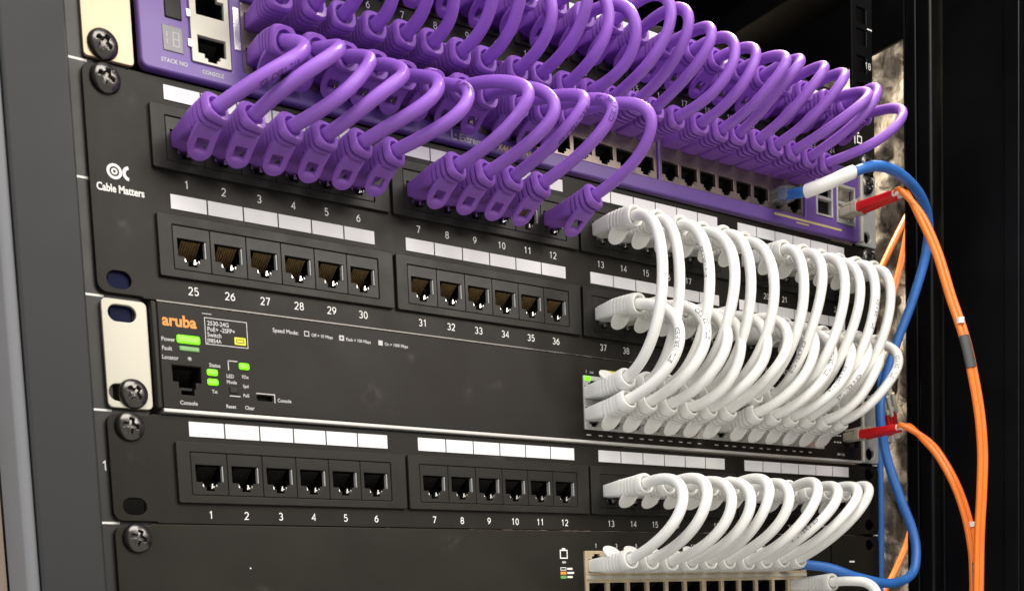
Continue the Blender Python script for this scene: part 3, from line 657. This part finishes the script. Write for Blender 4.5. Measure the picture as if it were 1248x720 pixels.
# ------------------------------------------------------------------ patch cables
class Conn:
    """RJ45 connector; local origin at the port mouth, axis -Y. kind: 'white'/'purple'; latch -1 down, +1 up"""
    cache = {}
    def __init__(s, kind, latch, bend, yaw=0.0, out=0.0):
        s.kind, s.latch, s.out = kind, latch, out
        s.k = 1.0 if kind == 'white' else 1.02
        s.s0, s.L = 9*s.k+out, (27.0 if kind == 'white' else 24.0)*s.k+out
        s.b = max(1e-4, math.radians(math.hypot(bend, yaw))); s.n = Vector((yaw, 0, bend))
        s.n = s.n.normalized() if s.n.length > 1e-6 else Vector((0, 0, 1))
    def at(s, d):
        if d <= s.s0: return Vector((0, -d, 0)), Vector((0, -1, 0))
        R = (s.L-s.s0)/s.b; th = (d-s.s0)/R
        return Vector((0, -(s.s0+R*math.sin(th)), 0))+s.n*R*(1-math.cos(th)), Vector((0, -math.cos(th), 0))+s.n*math.sin(th)
    def sec(s, d, w, h, p):
        c, t = s.at(d); sd, up = frame_of(t); return (c, sd, up, w, h, p)
    def meshes(s):
        k, o = s.k, s.out
        key = (s.kind, s.latch, round(s.b, 3), tuple(round(q, 2) for q in s.n), o)
        if key in Conn.cache: return Conn.cache[key]
        body = loft_mesh([s.sec(-8, 11.2, 6.4, 9), s.sec(5*k+o, 11.3, 6.5, 9)], 20)
        W = 12.0 if s.kind == 'white' else 11.5
        st = [(1.2+o, W-.5, 6.6, 8), (1.6+o, W, 7.0, 8), (6*k+o, W, 7.6, 7), (10.5*k+o, W, 9.0, 5)]
        d = 11.0*k; n_r = 5 if s.kind == 'white' else 4; pitch = (2.35 if s.kind == 'white' else 2.6)*k; gd = 1.6 if s.kind == 'white' else 3.8
        for i in range(n_r):
            f = i/n_r; w = W-.2-(1.2*f if s.kind == 'white' else 0); h = 9.4+(.9 if s.kind == 'white' else 1.8)*f
            st += [(d+o, w, h, 4.5-1.6*f), (d+.54*pitch+o, w-.1, h+.1, 4.5-1.6*f), (d+.60*pitch+o, w-gd, h-gd, 4-1.4*f), (d+.96*pitch+o, w-gd, h-gd, 4-1.4*f)]
            d += pitch
        e_ = 0 if s.kind == 'white' else .5
        st += [(d+o, 10.9+e_, 10.6+e_, 2.7+e_*2), (d+1.0+o, 10.9+e_, 10.7+e_, 2.5+e_*2), (s.L-.7, 10.5+e_, 10.5+e_, 2.3+e_*2), (s.L, 9.8+e_, 9.8+e_, 2.2+e_*1.5), (s.L-.15, 8.0, 8.0, 2), (s.L-2.4, 6.3, 6.3, 2)]
        boot = loft_mesh([s.sec(*q) for q in st], 24, True, True, 32)
        # snagless latch cover: a curved tongue with a raised rim
        wt = 10.6 if s.kind == 'white' else 10.2
        ln = 8.4 if s.kind == 'white' else 13.0*k
        loops = [[(-wt/2, ln), (-wt/2, 4.2)]+[(wt/2*math.cos(math.radians(a)), 4.2+4.2*math.sin(math.radians(a))) for a in range(198, 343, 16)]+[(wt/2, 4.2), (wt/2, ln)]]
        if s.kind == 'purple': loops.append(rrect(-2.5, 2.5, 3.4, 8.0, .5, 2))
        me = fill_mesh(loops, 1.5 if s.kind == 'white' else 2.1, .4, 1)
        bm = bmesh.new(); bm.from_mesh(me)
        bmesh.ops.bisect_plane(bm, geom=bm.verts[:]+bm.edges[:]+bm.faces[:], plane_co=(0, 8.2, 0), plane_no=(0, 1, 0))
        bmesh.ops.bisect_plane(bm, geom=bm.verts[:]+bm.edges[:]+bm.faces[:], plane_co=(0, 5.0, 0), plane_no=(0, 1, 0))
        drop = 5.6 if s.kind == 'white' else 7.4
        for v in bm.verts:
            x, y, z = v.co
            q = max(0, min(1, y/ln)); sd_ = (9.0+y*.75 if s.kind == 'white' else 5.0*k+y)+o
            off = (3.2+6.0*(1-q)**1.05 if s.kind == 'white' else 3.6+drop*(1-q)**1.25)+z
            c, t = s.at(sd_); sd2, up = frame_of(t)
            v.co = (c+sd2*x+up*off*s.latch)*S
        bmesh.ops.recalc_face_normals(bm, faces=bm.faces)
        bm.to_mesh(me); bm.free()
        me.polygons.foreach_set('use_smooth', [True]*len(me.polygons)); me.set_sharp_from_angle(angle=math.radians(40))
        Conn.cache[key] = (body, boot, me); return Conn.cache[key]
    def place(s, parent, port, mats):
        body, boot, tab = s.meshes()
        o = obj('connector', body, mats[1], parent, port)
        obj('boot', boot, mats[1], o); obj('latch_tab', tab, mats[1], o)
        return o
def ease(pts_len, f, lo=2, hi=160):
    for _ in range(28):
        h = (lo+hi)/2
        if plen(f(h, 16)) < pts_len: lo = h
        else: hi = h
    return (lo+hi)/2
RAD = 2.78
def patch_cable(label, group, kind, A, cA, B, cB, length, xoff=0.0, zoff=0.0, name='patch_cable', rb=1.0):
    mats = (M[kind], M[kind+'_plug'])
    t = thing(name, label, 'cable', A, group)
    A, B = Vector(A), Vector(B)
    o1 = cA.place(t, (0, 0, 0), mats); o2 = cB.place(t, B-A, mats)
    p0, t0 = cA.at(cA.L-1.5); p3, t3 = cB.at(cB.L-1.5); p3 = p3+B-A
    off = Vector((xoff, 0, zoff))
    f = lambda h, n: bez(p0, p0+t0*h+off, p3+t3*h*rb+off, p3, n)
    h = ease(length, f)
    pts = [p0-t0*2]+f(h, 30)+[p3-t3*2]
    # a slight hand-bent irregularity
    ph = random.uniform(0, 6); am = random.uniform(.3, 1.2)
    for i in range(3, len(pts)-3):
        u = i/(len(pts)-1); pts[i] = pts[i]+Vector((am*math.sin(7*u+ph), am*.6*math.sin(9*u+ph*2), am*.6*math.cos(8*u+ph)))*math.sin(math.pi*u)
    obj('jacket', tube_mesh(pts, RAD if kind == 'white' else 2.68, 14), mats[0], t)
    return t, pts
def ordn(i): return ['first', 'second', 'third', 'fourth', 'fifth', 'sixth', 'seventh', 'eighth', 'ninth', 'tenth', 'eleventh', 'twelfth'][i]
R_ = random.uniform
def wob(): return random.choice((-4, 0, 3))

WHITE = {}
PORTS48 = [PX[g]+15.6*i for g in (2, 3) for i in range(6)]
for i, x in enumerate(PORTS48):          # upper row 13..24 -> upper row of the middle switch
    t, pts = patch_cable('white cable, %s from left in the upper white row of the two-unit panel' % ordn(i), 'white cables in the upper row of the two-unit panel', 'white',
        (x, -1.6, PC_U), Conn('white', -1, -6+wob(), random.choice((0, 4))), (ar_cols[i], -2.4, AR_T), Conn('white', 1, 18+wob(), 5), R_(96, 107), R_(-3, 2), R_(-2, 2))
    WHITE[('a', i)] = (t, pts)
for i, x in enumerate(PORTS48):          # lower row 37..48 -> lower row of the middle switch
    t, pts = patch_cable('white cable, %s from left in the lower white row of the two-unit panel' % ordn(i), 'white cables in the lower row of the two-unit panel', 'white',
        (x, -1.6, PC_L), Conn('white', -1, -2+wob(), 6), (ar_cols[i], -2.4, AR_B), Conn('white', -1, 22+wob(), 8), R_(76, 84), R_(7, 12), R_(-5, 0))
    WHITE[('b', i)] = (t, pts)
PORTS24 = [PX2[g]+15.6*i for g in (2, 3) for i in range(6)]
for i in range(10):                      # 13..22 -> upper row of the lowest switch
    t, pts = patch_cable('white cable, %s from left of the short loops above the lowest switch' % ordn(i), 'white cables between the one-unit panel and the lowest switch', 'white',
        (PORTS24[i], -1.6, PC3), Conn('white', -1, 10+wob(), 3), (bt_cols[i], -1.2, BT_T), Conn('white', 1, 8+wob(), 3), R_(76, 90) if i < 6 else R_(86, 94), R_(-2, 4), R_(2, 6))
    WHITE[('c', i)] = (t, pts)

PURPLE = {}
PORTS_P = [(0, 0), (1, 1), (2, 2), (3, 3), (4, 4), (5, 5), (6, 6), (7, 7), (8, 8), (9, 9), (11, 10)]
for pi, ci in PORTS_P:                   # lower purple cables: two-unit panel 1..10, 12 -> lower row of the purple switch
    x = PX[pi//6]+15.6*(pi % 6)
    PURPLE[ci] = patch_cable('purple cable, %s from left in the lower purple row on the two-unit panel' % ordn(ci), 'purple cables in the two-unit panel', 'purple',
        (x, -1.6, PC_U), Conn('purple', -1, (15 if ci < 6 else 16)+wob(), 18+wob(), 7), (sw_cols[ci], -1.6, SW_B), Conn('purple', -1, (-16 if ci < 6 else -4)+wob(), 8), R_(76, 84) if ci < 6 else R_(88, 96), R_(2, 5), -2 if ci < 6 else 0, rb=.7 if ci < 6 else .9)
for i in range(24):                      # upper purple cables: top panel -> upper row of the purple switch
    nm = 'purple cable, %s from %s in the upper purple row above the purple switch' % ((ordn(i), 'left') if i < 12 else (ordn(23-i), 'right'))
    patch_cable(nm, 'purple cables in the topmost panel', 'purple',
        (PXT[i], -1.0, PCT), Conn('purple', -1, random.choice((-4, 3, 8, 14)), random.choice((-4, 3, 7))), (sw_cols[i], -1.6, SW_T), Conn('purple', 1, random.choice((2, 6, 12)), random.choice((0, 5, 10))), R_(72, 84) if i < 12 else R_(78, 92) if i < 18 else R_(82, 90), R_(-3, 5), R_(-1, 5))

# ------------------------------------------------------------------ print running along some white cables
def cable_print(entry, s_text, start, roll, ink='print'):
    t, pts = entry
    me = text_mesh(s_text, 3.2, .9, 'LEFT', 1.05, .03)
    acc = [0]
    for i in range(len(pts)-1): acc.append(acc[-1]+(pts[i+1]-pts[i]).length)
    vs = []
    for v in me.vertices:
        d = acc[-1]-start-v.co.x; j = 0
        while j < len(acc)-2 and acc[j+1] < d: j += 1
        f = (d-acc[j])/(acc[j+1]-acc[j]); c = pts[j].lerp(pts[j+1], f); tg = (pts[j]-pts[j+1]).normalized()
        view = Vector((-124.8, -458, -224.4))-(c+t.location/S)
        view = (view-tg*view.dot(tg)).normalized(); side = view.cross(tg)
        a = (v.co.y-1.0)/RAD+roll
        vs.append(c+(view*math.cos(a)+side*math.sin(a))*(RAD+.06))
    fs = [tuple(p.vertices) for p in me.polygons]; bpy.data.meshes.remove(me)
    m_ = bpy.data.meshes.new('print'); m_.from_pydata([tuple(v*S) for v in vs], [], fs); m_.update()
    obj('printed_text', m_, M[ink], t)['kind'] = 'stuff'
for key, st, rl in [(('b', 0), 30, .3), (('b', 1), 44, -.4), (('a', 7), 18, .5), (('b', 7), 36, .1), (('b', 8), 26, .8), (('b', 9), 20, -.5), (('b', 11), 40, .1), (('c', 7), 22, .7), (('a', 10), 50, -.8), (('a', 2), 60, .9)]:
    cable_print(WHITE[key], 'ETL VERIFIED', st, rl)
for ci, st, rl in ((5, 24, .3), (9, 36, .2), (8, 50, .9), (0, 40, .8)): cable_print(PURPLE[ci], 'ETL VERIFIED', st, rl, 'purple_print')

# ------------------------------------------------------------------ blue, white and fibre cables on the right
def free_cable(name, label, material, cps, rad, group=None, n=10, flat_=1.0, sides=14):
    t = thing(name, label, 'cable', cps[0], group); o = Vector(cps[0])
    pts = catmull([Vector(c)-o for c in cps], n)
    obj('jacket', tube_mesh(pts, rad, sides, flat_), material, t)
    return t, o, pts

bx = sw_cols[22]
t, o, pts = free_cable('patch_cable', 'blue cable with white sleeve, bent over the red fibre boot on the right', M['blue'],
    [(bx, -6, SW_B), (389.5, -16, 13), (388.5, -26, 11), (394, -36, 13), (405, -44, 18), (423, -46, 24), (446, -44, 25), (471, -40, 19), (488, -34, 8), (494, -28, -9), (489, -22, -35), (480, -16, -62), (472, -12, -89), (469, -12, -107), (473, -14, -132), (477, -20, -156), (481, -26, -177), (479, -30, -192), (471, -32, -205), (450, -32, -210), (422, -30, -206), (404, -24, -200), (393, -12, -197), (bt_cols[10], -3, BT_T)], 2.9)
cl = obj('connector', loft_mesh([(Vector((0, 18, 0)), Vector((1, 0, 0)), Vector((0, 0, 1)), 11.4, 6.6, 9), (Vector((0, -3, 0)), Vector((1, 0, 0)), Vector((0, 0, 1)), 11.4, 7.2, 9), (Vector((0, -6, 0)), Vector((1, 0, 0)), Vector((0, 0, 1)), 9, 6.6, 5)], 20), M['clear'], t)
obj('label_sleeve', tube_mesh(pts[19:41], 3.8, 14), M['tape_white'], t)
free_cable('network_cable', 'blue cable hanging straight down behind the right panel edge', M['blue'], [(503, 14, -70), (503.5, 15, -110), (503, 14, -150), (502.5, 14, -184), (502, 15, -230)], 2.4)

t, o, pts = free_cable('patch_cable', 'single white cable in the lower port row at bottom right', M['white'],
    [(bt_cols[11], -27, BT_B+.4), (404, -38, -208.4), (407, -48, -210), (408, -54, -216), (408, -55, -228), (407, -52, -250)], RAD)
c = Conn('white', -1, 2, 0); cc = c.place(t, Vector((bt_cols[11], -1.2, BT_B))-o, (M['white'], M['white_plug']))

def fibre(label, root, dirv, paths, tape=None, body=True):
    t = thing('fibre_cable', label, 'cable', root, 'orange fibre cables'); o = Vector(root)
    return t, o
def lc_connector(t, base, d, up=Vector((0, 0, 1)), bl=16, boot=27, mat_body=None):
    """duplex LC plug: beige body, two clips, two red boots; base relative to the thing"""
    d = d.normalized(); sd = d.cross(up).normalized(); u2 = sd.cross(d).normalized()
    def prism(nm, s0, s1, w, h, off, off2, m_, pw=8, w1=None, h1=None):
        c0 = base+d*s0+sd*off+u2*off2; c1 = base+d*s1+sd*off+u2*off2
        return obj(nm, loft_mesh([(c0, sd, u2, w, h, pw), (c1, sd, u2, w1 or w, h1 or h, pw)], 16), m_, t)
    for sgn in (-1, 1):
        prism('connector', -8, bl-4, 4.6, 4.8, sgn*3.1, 0, mat_body or M['beige'])
        prism('latch_clip', 0, bl-1, 3.0, 1.2, sgn*3.1, 3.6, mat_body or M['beige'], 6, 2.6, 2.2)
        prism('boot', bl-4.5, bl+boot, 5.6, 5.6, sgn*3.0, 0, M['red'], 3, 4.2, 4.2)
        prism('ferrule_sleeve', bl+boot-.5, bl+boot+5, 3.6, 3.6, sgn*3.0, 0, M['tape_white'], 2, 3.0, 3.0)
    prism('clip_bridge', bl-6, bl-3.2, 13, 6.6, 0, .3, mat_body or M['beige'])
    return [base+d*(bl+boot+3)+sd*sgn*3.0 for sgn in (-1, 1)], d
# upper fibre: from the purple switch's SFP cage
t, o = fibre('orange fibre cable with red boot leaving the purple switch on the right', (451, -2, 16.5), None, None)
ends, d = lc_connector(t, Vector((0, 0, 0)), Vector((.10, -1, .02)), bl=14, boot=20)
DN = [Vector(q)-o for q in [(456, -51, 1), (457, -61, -22), (456.5, -70, -49), (456.5, -78, -72), (457.5, -82, -90), (459, -86, -116), (459, -88, -139), (458, -88, -162), (457, -87, -190), (455.5, -87, -240)]]
for k, e in enumerate(ends):
    sg = (-1, 1)[k]
    cps = [e-d*2, e+d*2]+[q+Vector((sg*1.35, sg*-.5, 0)) for q in DN]
    obj('jacket', tube_mesh(catmull(cps, 10), 1.75, 12), M['orange'], t)
mid = catmull(DN, 12)
seg = [p for p in mid if -121 < (p+o).z < -87][:]
seg = [p for p in mid if -92 < (p+o).z < -73]
obj('tape_wrap', tube_mesh(seg, 3.9, 14, .62), M['grey_tape'], t)
rp = [p for p in mid if abs((p+o).z+66) < 3][:2] or mid[20:22]
obj('cable_clip', tube_mesh([rp[0]+Vector((-1.5, -1.6, 1.6)), rp[0]+Vector((-1.5, -1.6, -1.6))], [2.2, 2.2], 10), M['tape_white'], t)
# lower fibre: from the middle switch
t, o = fibre('orange fibre cable with red boot leaving the switch with lit LEDs', (452, -2, -118), None, None)
ends, d = lc_connector(t, Vector((0, 0, 0)), Vector((.03, -1, .0)), bl=14, boot=22)
DN2 = [Vector(q)-o for q in [(456, -54, -128), (457, -62, -138), (458.5, -70, -153), (461, -75, -169), (463, -78, -186), (463, -80, -205), (463, -80, -245)]]
for k, e in enumerate(ends):
    sg = (-1, 1)[k]
    cps = [e-d*2, e+d*2]+[q+Vector((sg*1.4, sg*-.4, 0)) for q in DN2]
    obj('jacket', tube_mesh(catmull(cps, 10), 1.75, 12), M['orange'], t)
mid = catmull(DN2, 12)
rp = [p for p in mid if abs((p+o).z+181) < 3][:1] or mid[20:21]
obj('cable_clip', tube_mesh([rp[0]+Vector((1.2, -1.4, 1.5)), rp[0]+Vector((1.2, -1.4, -1.5))], [2.2, 2.2], 10), M['tape_white'], t)
seg = [p for p in mid if (p+o).z < -200]
obj('tape_wrap', tube_mesh(seg, 3.0, 14, .9), M['grey_tape'], t)
# fibre strands inside the cabinet, seen through the gap beside the right rail
for k, (lab, cps) in enumerate((
    ('orange fibre strand crossing the stone wall, the more slanted of two', [(582, 40, 63), (571, 40, 49), (558, 40, 32), (545, 40, 14), (530, 40, -7), (512, 42, -36), (500, 46, -70)]),
    ('orange fibre strand crossing the stone wall, the steeper of two', [(584, 46, 58), (579, 46, 40), (572, 46, 19), (562, 46, -5), (550, 46, -35), (535, 46, -80), (520, 50, -130)]),
    ('dull orange fibre strand low beside the blue cable at the cabinet post', [(584, 46, -160), (576, 46, -178), (568, 46, -190), (557, 46, -204), (541, 46, -222), (525, 48, -250)]))):
    free_cable('fibre_cable', lab, M['orange'], cps, 2.3, 'orange fibre strands behind the right rail')
t = thing('fibre_connector', 'spare grey fibre connector with dark red boots hanging behind the lower red boot', 'connector', (531, 30, -80))
lc_connector(t, Vector((0, 0, 0)), Vector((.45, .1, -.9)), Vector((0, -1, 0)), bl=15, boot=12, mat_body=M['ear_cream'])
